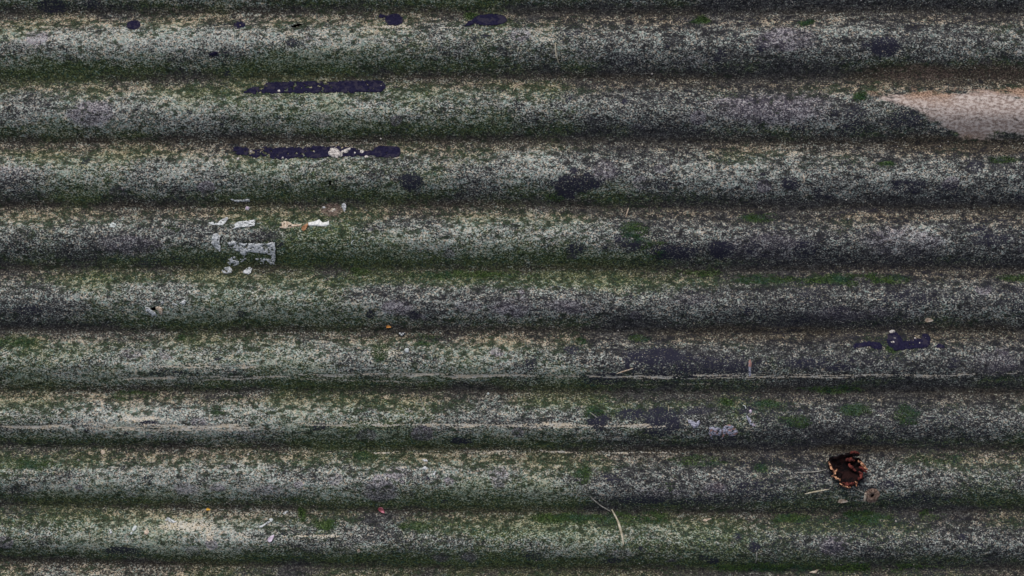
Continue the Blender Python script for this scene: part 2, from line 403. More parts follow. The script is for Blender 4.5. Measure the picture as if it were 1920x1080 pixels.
base = q.mix(q.math('MULTIPLY', q.ramp(aM, .25, .9), .7), base, (.058, .050, .068))
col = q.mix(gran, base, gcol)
# clumps of dark moss breaking up the crust on the upper flanks
fc = q.noise(co, 95, 3.0, .62, (21, 4, 0), (.75, 1.15, 1))
fcl = q.ramp(q.math('ADD', q.math('MULTIPLY', aC, .130), q.math('SUBTRACT', q.math('MULTIPLY', q.math('SUBTRACT', f1, .5), .42), fc)), -.390, -.325)
ccol = q.mix(q.ramp(hue4, .42, .6), (.013, .019, .011), (.027, .046, .025))
ccol = q.mix(q.ramp(aG, .1, .5), (.014, .014, .018), ccol)
col = q.mix(q.math('MULTIPLY', fcl, .88), col, ccol)
# bright moss
mossn = q.ramp(q.math('ADD', aB, q.math('MULTIPLY', q.math('SUBTRACT', f1, .5), 3.2)), .25, 1.05)
moss = q.mix(q.ramp(f1, .35, .65), (.018, .040, .014), (.080, .14, .036))
moss = q.mix(q.ramp(hue3, .42, .60), moss, (.030, .080, .050))
col = q.mix(q.math('MULTIPLY', mossn, .85), col, moss)
# navy film
nvn = q.ramp(q.math('ADD', aN, q.math('MULTIPLY', q.math('SUBTRACT', sp, .5), -4.0)), .25, .95)
col = q.mix(q.math('MULTIPLY', nvn, .92), col, (.020, .020, .036))
# rust
rn = q.ramp(q.math('ADD', aR, q.math('MULTIPLY', q.math('SUBTRACT', f2, .5), .9)), .3, .8)
rcol = q.mix(q.ramp(f1, .35, .68), (.060, .040, .038), (.24, .175, .15))
col = q.mix(rn, col, rcol)
# worn pale patch, scratches
bn = q.ramp(q.math('ADD', aBare, q.math('MULTIPLY', q.math('SUBTRACT', f2, .5), 1.0)), .25, .7)
bcol = q.mix(q.ramp(f2, .35, .65), (.22, .165, .145), (.53, .465, .44))
bcol = q.mix(q.ramp(aT, .35, .75), bcol, q.mix(q.ramp(f1, .4, .6), (.12, .07, .05), (.42, .29, .215)))
col = q.mix(bn, col, bcol)
sn = q.ramp(q.math('ADD', aS, q.math('MULTIPLY', q.math('SUBTRACT', f1, .5), 2.4)), .28, .85)
col = q.mix(q.math('MULTIPLY', sn, .9), col, q.mix(q.ramp(hue1, .4, .6), (.60, .51, .39), (.58, .56, .52)))
q.L(col, b.inputs["Base Color"])
b.inputs["Roughness"].default_value = .92
b.inputs["Specular IOR Level"].default_value = .1
hh = q.math('ADD', q.math('MULTIPLY', gran, .7), q.math('MULTIPLY', f3, .5))
q.L(q.bump(hh, .55, .0012), b.inputs["Normal"])

def simple_mat(name, c1, c2, scale=200, rough=.8, bump=.3, spec=.3, lo=.35, hi=.65, c3=None):
    m, n, b = new_mat(name); q = NB(n); co = q.coord()
    f = q.noise(co, scale, 3.0, .65)
    c = q.mix(q.ramp(f, lo, hi), c1, c2)
    if c3 is not None:
        c = q.mix(q.ramp(q.noise(co, scale * .35, 2.0, .6, (4, 9, 1)), .52, .62), c, c3)
    q.L(c, b.inputs["Base Color"])
    b.inputs["Roughness"].default_value = rough; b.inputs["Specular IOR Level"].default_value = spec
    q.L(q.bump(f, bump, .001), b.inputs["Normal"])
    return m

m_tar = simple_mat("navy_bitumen", (.009, .0085, .026), (.018, .0165, .042), 260, .9, .6, .06, c3=(.030, .027, .046))
m_paint = simple_mat("flaking_white_paint", (.07, .08, .07), (.60, .62, .65), 300, .8, .9, .2, .36, .50, c3=(.30, .32, .34))
m_paint_clean = simple_mat("bright_white_paint", (.50, .52, .54), (.82, .82, .82), 200, .7, .5, .3)
m_paint_blue = simple_mat("flaking_lilac_paint", (.09, .10, .14), (.42, .42, .52), 260, .8, .7, .1, .38, .58, c3=(.30, .17, .15))
m_paint_tan = simple_mat("flaking_tan_paint", (.30, .21, .15), (.62, .54, .45), 260, .8, .5, .2)
m_crust = simple_mat("pale_lichen_crust", (.07, .065, .07), (.60, .56, .54), 250, .9, .9, .1, .38, .54)
m_soil = simple_mat("dark_soil", (.012, .010, .008), (.035, .028, .022), 60, .95, .6, .1)
m_moss = simple_mat("moss_green", (.022, .048, .015), (.065, .11, .030), 90, .9, .3, .1, c3=(.028, .070, .040))
m_leaf_dark = simple_mat("rotten_leaf_dark", (.004, .003, .004), (.014, .007, .007), 120, .9, .8, .08, lo=.4, hi=.7, c3=(.018, .008, .008))
m_leaf_red = simple_mat("dead_leaf_russet", (.030, .008, .009), (.15, .038, .030), 130, .85, .8, .12)
m_leaf_rim = simple_mat("dead_leaf_tan_rim", (.07, .024, .016), (.60, .33, .20), 240, .8, .9, .15, .40, .56, c3=(.22, .085, .045))
m_stem = simple_mat("dry_stem", (.30, .26, .18), (.56, .52, .42), 140, .85, .4, .2)
m_stem_grey = simple_mat("grey_stem", (.20, .19, .17), (.42, .41, .38), 140, .85, .4, .2)
m_orange = simple_mat("orange_petal", (.55, .19, .02), (.85, .55, .22), 160, .6, .2, .3)
m_yellow = simple_mat("yellow_petal", (.70, .38, .03), (.90, .62, .15), 160, .6, .2, .3)
m_pink = simple_mat("pink_petal", (.20, .035, .045), (.52, .20, .26), 110, .6, .2, .3)
m_lilac = simple_mat("lilac_petal", (.45, .36, .47), (.72, .64, .74), 120, .6, .2, .3)
m_white = simple_mat("white_chip", (.40, .44, .45), (.66, .70, .71), 150, .7, .3, .3)
m_shard = simple_mat("brown_shard", (.22, .10, .045), (.46, .26, .15), 150, .8, .4, .2)
m_blackbit = simple_mat("black_seed", (.008, .008, .010), (.03, .03, .04), 200, .6, .4, .4)
m_steel = simple_mat("rusty_washer", (.085, .055, .042), (.34, .24, .19), 230, .9, .9, .1)

# ------------------------------------------------------------------ ground and sheet
gm = bpy.data.meshes.new("ground")
s_ = 30.0; zg = -AMP - .0125
gm.from_pydata([(-s_, -s_, zg), (s_, -s_, zg), (s_, s_, zg), (-s_, s_, zg)], [], [(0, 1, 2, 3)])
tag(link("ground", gm, None, m_soil, False), "dark bare soil under the corrugated sheet", None, None, "structure")

def skirted(name, X, Y, Z, cellmask, thick):
    """grid surface where cellmask is set, every open edge closed down by `thick`"""
    ny, nx = X.shape
    idx = np.arange(nx * ny).reshape(ny, nx)
    a = idx[:-1, :-1]; bq = idx[:-1, 1:]; c = idx[1:, 1:]; d = idx[1:, :-1]
    top = np.stack([a, d, c, bq], -1)[cellmask]
    M = np.pad(cellmask, 1)
    core = M[1:-1, 1:-1]
    edges = []
    for nb, (p, r) in ((M[:-2, 1:-1], (bq, a)), (M[2:, 1:-1], (d, c)), (M[1:-1, :-2], (a, d)), (M[1:-1, 2:], (c, bq))):
        e = core & ~nb
        edges.append(np.stack([p[e], r[e]], -1))
    E = np.concatenate(edges)
    co = np.stack([wx(X), wy(Y), Z], -1).reshape(-1, 3)
    n0 = len(co)
    low = np.unique(E)
    lmap = np.zeros(n0, int); lmap[low] = n0 + np.arange(len(low))
    lowco = co[low].copy(); lowco[:, 2] -= thick
    co = np.concatenate([co, lowco])
    sk = np.stack([E[:, 0], lmap[E[:, 0]], lmap[E[:, 1]], E[:, 1]], -1)
    quads = np.concatenate([top, sk])
    used = np.unique(quads)
    re = np.zeros(len(co), int); re[used] = np.arange(len(used))
    src = np.where(used < n0, used, 0)
    lowsrc = np.zeros(len(co), int); lowsrc[:n0] = np.arange(n0); lowsrc[n0:] = low
    me = quads_mesh(name, co[used], re[quads])
    return me, lowsrc[used]

cx = (PX[:-1, :-1] + PX[1:, 1:]) / 2; cy = (PY[:-1, :-1] + PY[1:, 1:]) / 2
keep = ~hole_mask(cx, cy)
me, srcidx = skirted("corrugated_sheet", PX, PY, ZG, keep, .006)
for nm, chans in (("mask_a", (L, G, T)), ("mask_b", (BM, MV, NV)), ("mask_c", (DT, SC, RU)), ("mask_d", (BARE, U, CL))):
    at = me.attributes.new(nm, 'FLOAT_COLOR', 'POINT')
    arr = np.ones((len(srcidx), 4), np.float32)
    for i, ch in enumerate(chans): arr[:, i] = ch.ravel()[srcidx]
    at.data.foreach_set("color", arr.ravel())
sheet = link("corrugated_sheet", me, None, m_sheet, False)
tag(sheet, "weathered grey corrugated roofing sheet covered in moss, lichen and lime specks", "roofing sheet")

# ------------------------------------------------------------------ thin things that lie on the sheet
def drape(name, x0, y0, x1, y1, fn, thick, mat, parent, label=None, res=1.0, curl=None, lumps=0.0, seed=0):
    if name == 'paint_flake': x0 -= 2; y0 -= 2; x1 += 2; y1 += 2
    xs = np.arange(x0, x1 + res, res); ys = np.arange(y0, y1 + res, res)
    X, Y = np.meshgrid(xs, ys)
    F = fn(X, Y)                                     # signed: > 0 inside, about in mm
    Fc = (F[:-1, :-1] + F[1:, 1:] + F[1:, :-1] + F[:-1, 1:]) / 4
    cell = Fc > 0
    if name != 'washer_stain': cell &= ~hole_mask((X[:-1, :-1] + X[1:, 1:]) / 2, (Y[:-1, :-1] + Y[1:, 1:]) / 2)
    if not cell.any(): return None
    Zs = H(X, Y) + .0006 + thick * sstep(-1, 3, F)
    if lumps: Zs = Zs + lumps * (fbm(X, Y, 5, 5, 60 + seed, 2) - .4) * sstep(0, 3, F)
    if curl is not None: Zs = Zs + curl(X, Y, F)
    me, _ = skirted(name, X, Y, Zs, cell, thick + .0012)
    o = link(name, me, parent, mat, True)
    if label: tag(o, label)
    return o

def capsule(x0, y0, x1, y1, r0, r1=None, rag=2.0, seed=0, pores=0.0, fade=None):
    r1 = r0 if r1 is None else r1
    def f(X, Y):
        dx, dy = x1 - x0, y1 - y0; l2 = dx * dx + dy * dy + 1e-9
        t = np.clip(((X - x0) * dx + (Y - y0) * dy) / l2, 0, 1)
        d = np.hypot(X - x0 - t * dx, Y - y0 - t * dy)
        r = r0 + (r1 - r0) * t
        s = r - d + (fbm(X, Y, 16, 9, 70 + seed, 3) - .5) * 2 * rag + (fbm(X, Y, 3.2, 2.8, 270 + seed, 2) - .5) * (1.5 + rag)
        if pores:
            pn = fbm(X, Y, 9, 6, 90 + seed, 2) * .55 + fbm(X, Y, 3.4, 3.0, 190 + seed, 2) * .45
            s = np.minimum(s, (pn - (.26 + .20 * pores)) * 30)
        return s
    return f

def union(*fs):
    def f(X, Y):
        m = fs[0](X, Y)
        for g in fs[1:]: m = np.maximum(m, g(X, Y))
        return m
    return f

def ell(cx, cy, rx, ry, rot=0, rag=1.2, seed=0, pores=0.0):
    c, s = math.cos(radians(rot)), math.sin(radians(rot))
    def f(X, Y):
        a = ((X - cx) * c + (Y - cy) * s) / rx; b_ = (-(X - cx) * s + (Y - cy) * c) / ry
        v = (1 - np.hypot(a, b_)) * min(rx, ry) + (fbm(X, Y, 7, 6, 110 + seed, 3) - .5) * 2 * rag
        if pores: v = np.minimum(v, (fbm(X, Y, 6, 5, 130 + seed, 3) - (.26 + .22 * pores)) * 30)
        return v
    return f

def poly(pts, rag=.8, seed=0, pores=0.0):
    P = np.array(pts, float)
    def f(X, Y):
        inside = np.zeros(X.shape, bool); dmin = np.full(X.shape, 1e9)
        m = len(P)
        for i in range(m):
            ax, ay = P[i]; bx, by = P[(i + 1) % m]
            cond = ((ay > Y) != (by > Y))
            with np.errstate(divide='ignore', invalid='ignore'):
                xi = (bx - ax) * (Y - ay) / (by - ay + 1e-12) + ax
            inside ^= cond & (X < xi)
            dx, dy = bx - ax, by - ay
            t = np.clip(((X - ax) * dx + (Y - ay) * dy) / (dx * dx + dy * dy + 1e-9), 0, 1)
            dmin = np.minimum(dmin, np.hypot(X - ax - t * dx, Y - ay - t * dy))
        s = np.where(inside, dmin, -dmin) + (fbm(X, Y, 6, 5, 150 + seed, 3) - .5) * 2 * rag
        if pores: s = np.minimum(s, (fbm(X, Y, 4.2, 3.4, 170 + seed, 2) - (.20 + .36 * pores)) * 12)
        return s
    return f

# ---- bitumen smears
def smear(f, box, label=None, seed=0):
    return drape("tar_smear", *box, f, .0009, m_tar, sheet, label, res=.9, lumps=.0006, seed=seed)
smear(union(capsule(640, 161, 710, 161, 11.5, 12, 1.0, 1, .25), capsule(505, 163, 660, 162, 11, 12, 2.5, 2, .50), capsule(455, 171, 520, 164, 5, 10, 4, 3, .72)),
      (438, 142, 726, 184), "long dark navy tar smear with a ragged left end")
smear(union(capsule(709, 284, 740, 284, 10.5, 11, 1.0, 5, .05), capsule(520, 287, 600, 285, 11, 11, 2.5, 6, .60), capsule(590, 284, 662, 285, 12, 8, 2.5, 7, .35),
            capsule(660, 287, 712, 287, 7, 4, 2, 8, .3), capsule(444, 281, 480, 287, 8, 8, 3, 9, .6), capsule(495, 284, 530, 290, 10, 10, 4, 10, .8)),
      (434, 266, 756, 306), "long dark navy tar smear broken by pale lichen crust")
smear(union(ell(918, 36, 33, 12, -2, 1.5, 11), capsule(872, 46, 900, 37, 2, 9, 2.5, 12, .5)), (866, 20, 954, 54), "smooth oval navy tar spot")
smear(union(ell(738, 36, 17, 12, 0, 2.0, 13), capsule(712, 28, 735, 34, 4, 7, 3, 14, .7)), (700, 18, 762, 54), "short blotchy navy tar spot")
smear(ell(249, 46, 13.5, 9.5, 0, 1.8, 15), (232, 32, 266, 60), "small round navy tar spot")
smear(ell(448, 47, 13, 7, -8, 3, 16, .3), (430, 36, 466, 58), "small ragged navy tar spot")
smear(ell(403, 102, 9, 3.2, -14, 1.2, 17), (390, 95, 416, 109), "tiny navy tar fleck")
smear(union(ell(1679, 640, 15, 17, 0, 2.5, 18, .2), capsule(1690, 648, 1736, 643, 9, 8, 2.5, 19, .1), ell(1738, 634, 8, 9, 0, 2, 20)), (1658, 616, 1752, 664), "blocky navy tar smear near the right edge")
smear(union(capsule(1604, 648, 1630, 645, 5, 5, 3, 21, .5), ell(1642, 648, 11, 7, 0, 2, 22, .2)), (1594, 634, 1660, 660), "low navy tar smear beside a tuft of green moss")
smear(ell(1763, 649, 9, 4, 0, 1.5, 23), (1750, 642, 1778, 657))

# ---- lichen crusts and discs
drape("lichen_crust", 612, 270, 662, 302, poly([(615, 284), (618, 277), (625, 276), (632, 278), (637, 283), (644, 280), (651, 277), (657, 274), (656, 281), (650, 287), (644, 288), (641, 294), (633, 296), (624, 295), (617, 291)], 2.2, 1),
      .004, m_crust, sheet, "pale knobbly lichen crust on the tar", res=.8, lumps=.004, seed=1)
for i, (x, y, r) in enumerate([(678, 284, 4.2), (687, 294, 3.2), (665, 286, 2.6), (672, 279, 1.6), (531, 296, 2.6), (537, 299, 2.0), (447, 298, 3.0), (523, 170, 3.5), (470, 284, 2.2)]):
    drape("lichen_crust", x - 7, y - 6, x + 7, y + 6, ell(x, y, r, r * .85, 10 * i, .6, 30 + i), .0022, m_crust, sheet, res=.7, lumps=.001, seed=i)
for i, (x, y, rx, ry) in enumerate([(1676, 622, 6, 3.2), (1675, 629, 5.5, 1.8), (1680, 634, 8, 2.0), (1675, 641, 4.5, 1.8), (1683, 631, 5, 1.5), (1725, 643, 2.6, 3.2), (1738, 633, 1.6, 2.8), (1718, 634, 2, 1.3)]):
    drape("lichen_crust", x - 10, y - 6, x + 10, y + 6, ell(x, y, rx, ry, 6 * (i % 3 - 1), .6, 50 + i), .0016, m_crust, sheet, res=.7, lumps=.001, seed=i)

# ---- paint flakes
def curl_right(xc, w, amt):
    return lambda X, Y, F: amt * sstep(0, 1, (X - (xc - w)) / w) ** 2
FL = [
  # outline points, thickness, pores, material, label, curl
  ([(428, 455), (440, 452), (458, 457), (480, 456), (500, 458), (511, 455), (517, 455), (518, 466), (516, 484), (514, 494), (509, 492), (507, 478), (494, 475), (478, 474), (466, 472), (459, 480), (452, 477), (446, 471), (436, 467)], .0012, .40, m_paint, "large pitted white paint flake", (517, 10, .0035)),
  ([(402, 440), (410, 437), (416, 444), (414, 452), (416, 462), (414, 473), (409, 469), (404, 464), (399, 458), (400, 449)], .0012, .18, m_paint, "crescent of white paint", (417, 8, .003)),
  ([(391, 418), (398, 416), (408, 419), (414, 412), (423, 407), (428, 408), (424, 418), (419, 423), (409, 422), (398, 422)], .0012, .05, m_paint, "small kinked white paint flake", (428, 8, .003)),
  ([(437, 424), (446, 416), (458, 414), (470, 412), (479, 412), (479, 423), (470, 425), (458, 426), (448, 428), (438, 430)], .0013, .22, m_paint, "square-ended white paint flake", (480, 8, .003)),
  ([(431, 373), (440, 374), (448, 375), (458, 373), (467, 373), (467, 378), (458, 377), (446, 378), (438, 378)], .0012, .05, m_paint, "thin sliver of white paint", (468, 6, .003)),
  ([(458, 388), (463, 386), (466, 389), (464, 394), (458, 393)], .0014, 0, m_paint, None, None),
  ([(578, 417), (586, 416), (594, 414), (598, 411), (602, 415), (606, 417), (612, 416), (617, 414), (618, 421), (612, 424), (600, 424), (590, 424), (580, 424)], .002, 0, m_paint_clean, "bright white scalloped paint flake", (619, 6, .001)),
  ([(524, 426), (532, 422), (544, 420), (556, 421), (566, 420), (570, 417), (564, 424), (550, 426), (536, 429), (528, 428)], .001, .12, m_paint_tan, "long cream paint strip", None),
  ([(528, 417), (535, 414), (544, 417), (550, 421), (540, 423), (530, 423)], .001, .2, m_paint_tan, None, None),
  ([(413, 507), (418, 501), (428, 500), (433, 506), (432, 511), (423, 513), (416, 511)], .0014, .1, m_paint, "shell-like pale paint flake", (433, 6, .002)),
  ([(453, 510), (458, 504), (466, 500), (470, 503), (469, 511), (463, 515), (457, 513)], .0014, .05, m_paint, "rounded pale paint flake", (470, 6, .003)),
  ([(639, 382), (644, 380), (648, 384), (647, 391), (645, 398), (642, 392), (639, 388)], .0012, .1, m_paint, "narrow white flake beside the worn spot", (648, 5, .002)),
  ([(602, 387), (606, 386), (609, 389), (604, 390)], .001, 0, m_paint, None, None),
  ([(428, 484), (444, 480), (458, 481), (462, 486), (452, 492), (440, 498), (430, 498), (424, 492)], .0008, .72, m_paint, "faint worn remains of white paint", None),
  ([(476, 485), (492, 484), (508, 486), (514, 496), (500, 500), (484, 494)], .0008, .80, m_paint, None, None),
  ([(276, 575), (282, 576), (287, 581), (293, 585), (296, 590), (294, 595), (290, 591), (286, 597), (285, 590), (281, 586), (276, 584)], .0014, .05, m_paint, "jagged white paint flake below the left hole", None),
  ([(295, 576), (301, 574), (307, 577), (308, 584), (305, 590), (301, 590), (300, 583), (295, 580)], .0014, 0, m_paint_tan, "cream paint flake right of the left hole", (308, 6, .004)),
  ([(304, 566), (309, 564), (312, 568), (307, 570)], .0012, 0, m_paint, None, None),
  ([(338, 568), (344, 565), (350, 561), (352, 564), (350, 571), (344, 570)], .0013, 0, m_paint, "small triangular white flake", (352, 5, .004)),
  ([(325, 569), (331, 569), (338, 571), (331, 572)], .001, .2, m_paint, None, None),
  ([(1402, 676), (1405, 673), (1407, 680), (1406, 692), (1407, 706), (1404, 707), (1402, 698), (1401, 686)], .0014, .05, m_paint_blue, "upright narrow blue-white flake", None),
  ([(1288, 786), (1296, 787), (1303, 791), (1310, 787), (1311, 793), (1306, 799), (1300, 803), (1296, 798), (1290, 792)], .0013, .15, m_paint_blue, "heart-shaped lilac paint flake", None),
  ([(1352, 803), (1358, 796), (1366, 795), (1376, 800), (1383, 810), (1378, 816), (1368, 818), (1360, 812), (1357, 818), (1353, 824), (1355, 812)], .0013, .22, m_paint_blue, "fan-shaped lilac paint flake", None),
  ([(1328, 800), (1340, 799), (1350, 802), (1354, 810), (1350, 816), (1342, 816), (1334, 815), (1337, 824), (1333, 822), (1328, 812)], .0013, .35, m_paint_blue, "tattered lilac paint flake", None),
  ([(1396, 776), (1402, 780), (1408, 789), (1415, 797), (1410, 799), (1403, 793), (1399, 785)], .001, .3, m_paint_blue, None, None),
  ([(308, 976), (314, 970), (320, 974), (334, 978), (326, 980), (316, 977)], .0012, .05, m_paint, "white flake with a tapering tail", None),
  ([(484, 988), (496, 982), (504, 976), (510, 973), (509, 978), (500, 982), (492, 988)], .0012, .2, m_paint, None, None),
  ([(503, 974), (508, 972), (512, 975), (508, 979)], .0015, 0, m_white, None, None),
  ([(250, 990), (254, 984), (259, 985), (257, 992), (252, 994)], .0014, 0, m_white, "pale blue-white flake near the bottom left", None),
  ([(247, 997), (250, 995), (252, 998), (249, 1001)], .0014, 0, m_white, None, None),
  ([(273, 995), (278, 989), (283, 996), (279, 1001), (274, 1000)], .001, .1, m_paint_tan, None, None),
  ([(528, 964), (536, 959), (540, 960), (533, 966)], .0012, 0, m_paint, None, None),
  ([(186, 846), (191, 845), (195, 850), (190, 853), (186, 850)], .0012, 0, m_paint_tan, None, None),
  ([(790, 878), (797, 874), (804, 878), (798, 880)], .0012, 0, m_paint, None, None),
  ([(812, 888), (816, 882), (818, 884), (815, 890)], .0012, 0, m_paint, None, None),
  ([(791, 862), (798, 861), (803, 865), (796, 866)], .0012, 0, m_paint, None, None),
  ([(207, 421), (213, 417), (220, 421), (216, 427), (209, 426)], .0012, .1, m_white, "pale round flake on the left", None),
  ([(670, 1030), (674, 1027), (677, 1032), (673, 1036)], .0012, 0, m_paint_tan, None, None),
  ([(210, 990), (209, 999), (214, 996)], .0012, 0, m_paint, None, None),
  ([(1318, 977), (1332, 973), (1336, 974), (1324, 979)], .0012, 0, m_paint_tan, None, None),
  ([(1520, 1076), (1530, 1071), (1538, 1070), (1532, 1077)], .0012, .1, m_paint_tan, None, None),
]
for i, (pts, th, po, mt, lab, cu) in enumerate(FL):
    xs = [p[0] for p in pts]; ys = [p[1] for p in pts]
    big = (max(xs) - min(xs)) > 14
    cf = curl_right(*cu) if cu else None
    drape("paint_flake", min(xs) - 3, min(ys) - 3, max(xs) + 3, max(ys) + 3, poly(pts, .9 if big else .4, i, po), th, mt, sheet, lab, res=.8, curl=cf, lumps=.0006, seed=i)

# ---- rusty washer round the bolt hole (ring of separate height)
def ring(X, Y):
    d = np.hypot(X - 1634, Y - 928)
    return np.minimum(13.2 - d + (fbm(X, Y, 9, 9, 180, 2) - .5) * 3, d - 4.2) * 1.0
drape("washer_stain", 1614, 908, 1654, 948, ring, .0008, m_steel, sheet, "rusty brown ring round the right bolt hole", res=.8, lumps=.0012, seed=4)
drape("paint_flake", 1612, 922, 1626, 944, poly([(1619, 923), (1623, 922), (1624, 932), (1622, 941), (1619, 938)], .6, 77), .0018, m_paint_tan, sheet, None, res=.8)

# ------------------------------------------------------------------ loose things
def tube_mesh(pts, radii, sides=6, name="stem"):
    P = [np.array(p) for p in pts]; vs_, fs = [], []
    for i, p in enumerate(P):
        t = P[min(i + 1, len(P) - 1)] - P[max(i - 1, 0)]
        t = t / (np.linalg.norm(t) + 1e-9)
        up_ = np.array([0, 0, 1.0]); s = np.cross(t, up_); s /= (np.linalg.norm(s) + 1e-9); u_ = np.cross(s, t)
        for k in range(sides):
            a = 2 * pi * k / sides
            vs_.append(tuple(p + radii[i] * (s * math.cos(a) + u_ * math.sin(a))))
    for i in range(len(P) - 1):
        for k in range(sides):
            a = i * sides + k; b_ = i * sides + (k + 1) % sides
            fs.append((a, b_, b_ + sides, a + sides))
    fs.append(tuple(range(sides))[::-1]); fs.append(tuple(range((len(P) - 1) * sides, len(P) * sides)))
    me = bpy.data.meshes.new(name); me.from_pydata(vs_, [], fs); return me

def stem(name, pts, r, mat, label=None, cat=None, parent=None, lift=0.0, nstep=4, taper=.5):
    xs, ys = [], []
    for (a, b_) in zip(pts[:-1], pts[1:]):
        m_ = max(2, int(math.hypot(b_[0] - a[0], b_[1] - a[1]) / nstep))
        for k in range(m_):
            xs.append(a[0] + (b_[0] - a[0]) * k / m_); ys.append(a[1] + (b_[1] - a[1]) * k / m_)
    xs.append(pts[-1][0]); ys.append(pts[-1][1])
    for _ in range(2):
        xs = [xs[0]] + [(xs[i - 1] + 2 * xs[i] + xs[i + 1]) / 4 for i in range(1, len(xs) - 1)] + [xs[-1]]
        ys = [ys[0]] + [(ys[i - 1] + 2 * ys[i] + ys[i + 1]) / 4 for i in range(1, len(ys) - 1)] + [ys[-1]]
    nn = len(xs); P = []; R = []
    ox, oy = wx(xs[nn // 2]), wy(ys[nn // 2]); oz = float(H(xs[nn // 2], ys[nn // 2]))
    base = (ox, oy, oz) if parent is None else (0, 0, 0)
    for i in range(nn):
        t = i / (nn - 1)
        rr = r * (1 - taper * abs(2 * t - 1) ** 2) * random.uniform(.8, 1.15) / 1000
        P.append((float(wx(xs[i])) - base[0], float(wy(ys[i])) - base[1], float(H(xs[i], ys[i])) + rr * .8 + lift * math.sin(pi * t) - base[2])); R.append(rr)
    o = link(name, tube_mesh(P, R, 6, name), parent, mat)
    if parent is None: o.location = base
    return tag(o, label, cat)

stem("dry_stem", [(1148, 957), (1152, 965), (1158, 975), (1162, 988), (1166, 1004), (1168, 1020)], 2.3, m_stem, "thick pale dry stem lying below the lower green moss band", "stem", lift=.002, taper=.35)
stem("dry_stem", [(1108, 932), (1116, 940), (1126, 949), (1138, 956), (1147, 962)], 1.1, m_stem_grey, "thin faint stalk just above the thick pale stem", "stem", lift=.001)
stem("dry_stem", [(1041, 82), (1041, 98), (1044, 110), (1049, 121)], 1.25, m_stem, "short curved pale stem on the topmost full ridge", "stem", lift=.002)
stem("dry_stem", [(972, 91), (970, 101)], .8, m_stem, "tiny straight stem left of the curved pale stem on the top ridge", "stem", nstep=3)
stem("dry_stem", [(1507, 925), (1522, 921), (1538, 918), (1551, 916)], 1.6, m_stem, "pale twig below and left of the dead leaf", "twig", lift=.001)
stem("dry_stem", [(1180, 389), (1177, 397), (1174, 407)], 1.3, m_paint_tan, "short pinkish twig in a dirt valley right of centre", "twig", nstep=3)
stem("dry_stem", [(1105, 772), (1112, 777), (1119, 782)], .9, m_stem_grey, "slanting grey twig beside dark film and green moss", "twig", nstep=3)
stem("dry_stem", [(1253, 760), (1254, 766), (1252, 771)], .7, m_stem, "tiny hair-like stem beside the dark patch", "twig", nstep=2)
stem("dry_stem", [(1393, 760), (1397, 760), (1398, 766)], .9, m_white, "tiny hooked white stem above the lilac flakes", "twig", nstep=2)
stem("dry_stem", [(1417, 1034), (1418, 1046), (1417, 1056)], 1.0, m_stem_grey, "upright grey stem under the dark round spot", "twig", nstep=3)
stem("dry_stem", [(1156, 700), (1168, 696), (1186, 690)], 1.2, m_paint_tan, "slanting tan twig left of the dark arc", "twig", nstep=3)
stem("dry_stem", [(938, 356), (935, 368)], .8, m_stem_grey, "thin grey stem right of the dark round lichen", "twig", nstep=3)
stem("dry_stem", [(1504, 328), (1506, 344)], 1.2, m_paint_tan, "short upright pale stem on the right side of the third ridge", "twig", nstep=3)
stem("dry_stem", [(788, 749), (794, 762), (800, 773)], .8, m_stem_grey, "thin grey stem in the lower middle", "twig", nstep=3)
stem("dry_stem", [(994, 842), (995, 850)], .8, m_stem_grey, "tiny dark stem upright in the valley", "twig", nstep=3)
stem("dry_stem", [(1155, 431), (1162, 424), (1168, 418)], 1.1, m_blackbit, "short black twig beside the round green moss", "twig", nstep=3)
stem("dry_stem", [(660, 459), (661, 453), (666, 450)], .8, m_white, "small hooked pale thread left of centre", "twig", nstep=2)
stem("dry_stem", [(962, 171), (968, 158), (982, 156)], 1.1, m_paint_tan, "small bent tan twig on the second ridge", "twig", nstep=3)

def petal(name, cx_, cy_, lx, ly, rot, mat, label, cat, cup=.002, notch=False, n_=10, thick=.0006):
    c, s = math.cos(radians(rot)), math.sin(radians(rot))
    vs_, fs = [], []
    base = (float(wx(cx_)), float(wy(cy_)), float(H(cx_, cy_)))
    rings = 5
    for side in (0, 1):
        for j in range(rings + 1):
            rr = j / rings
            for k in range(n_):
                a = 2 * pi * k / n_
                rad = 1 + .10 * math.sin(3 * a + 1) + (-.35 if notch and abs(a - pi / 2) < .5 else 0)
                ax = rr * rad * math.cos(a) * lx; ay = rr * rad * math.sin(a) * ly * (1 - .25 * math.cos(a))
                X = cx_ + ax * c - ay * s; Y = cy_ + ax * s + ay * c
                z = float(H(X, Y)) * .6 + .4 * base[2] + .0012 + cup * rr * rr + (thick if side == 0 else 0)
                z = max(z, float(H(X, Y)) + .0004 + (thick if side == 0 else 0))
                vs_.append((float(wx(X)) - base[0], float(wy(Y)) - base[1], z - base[2]))
    m1 = (rings + 1) * n_
    for side in (0, 1):
        for j in range(rings):
            for k in range(n_):
                a = side * m1 + j * n_ + k; b_ = side * m1 + j * n_ + (k + 1) % n_
                fq = (a, a + n_, b_ + n_, b_)
                fs.append(fq[::-1] if side == 0 else fq)
    for k in range(n_):
        a = rings * n_ + k; b_ = rings * n_ + (k + 1) % n_
        fs.append((a, b_, b_ + m1, a + m1))
    me = bpy.data.meshes.new(name); me.from_pydata(vs_, [], fs)
    o = link(name, me, None, mat); o.location = base
    return tag(o, label, cat)

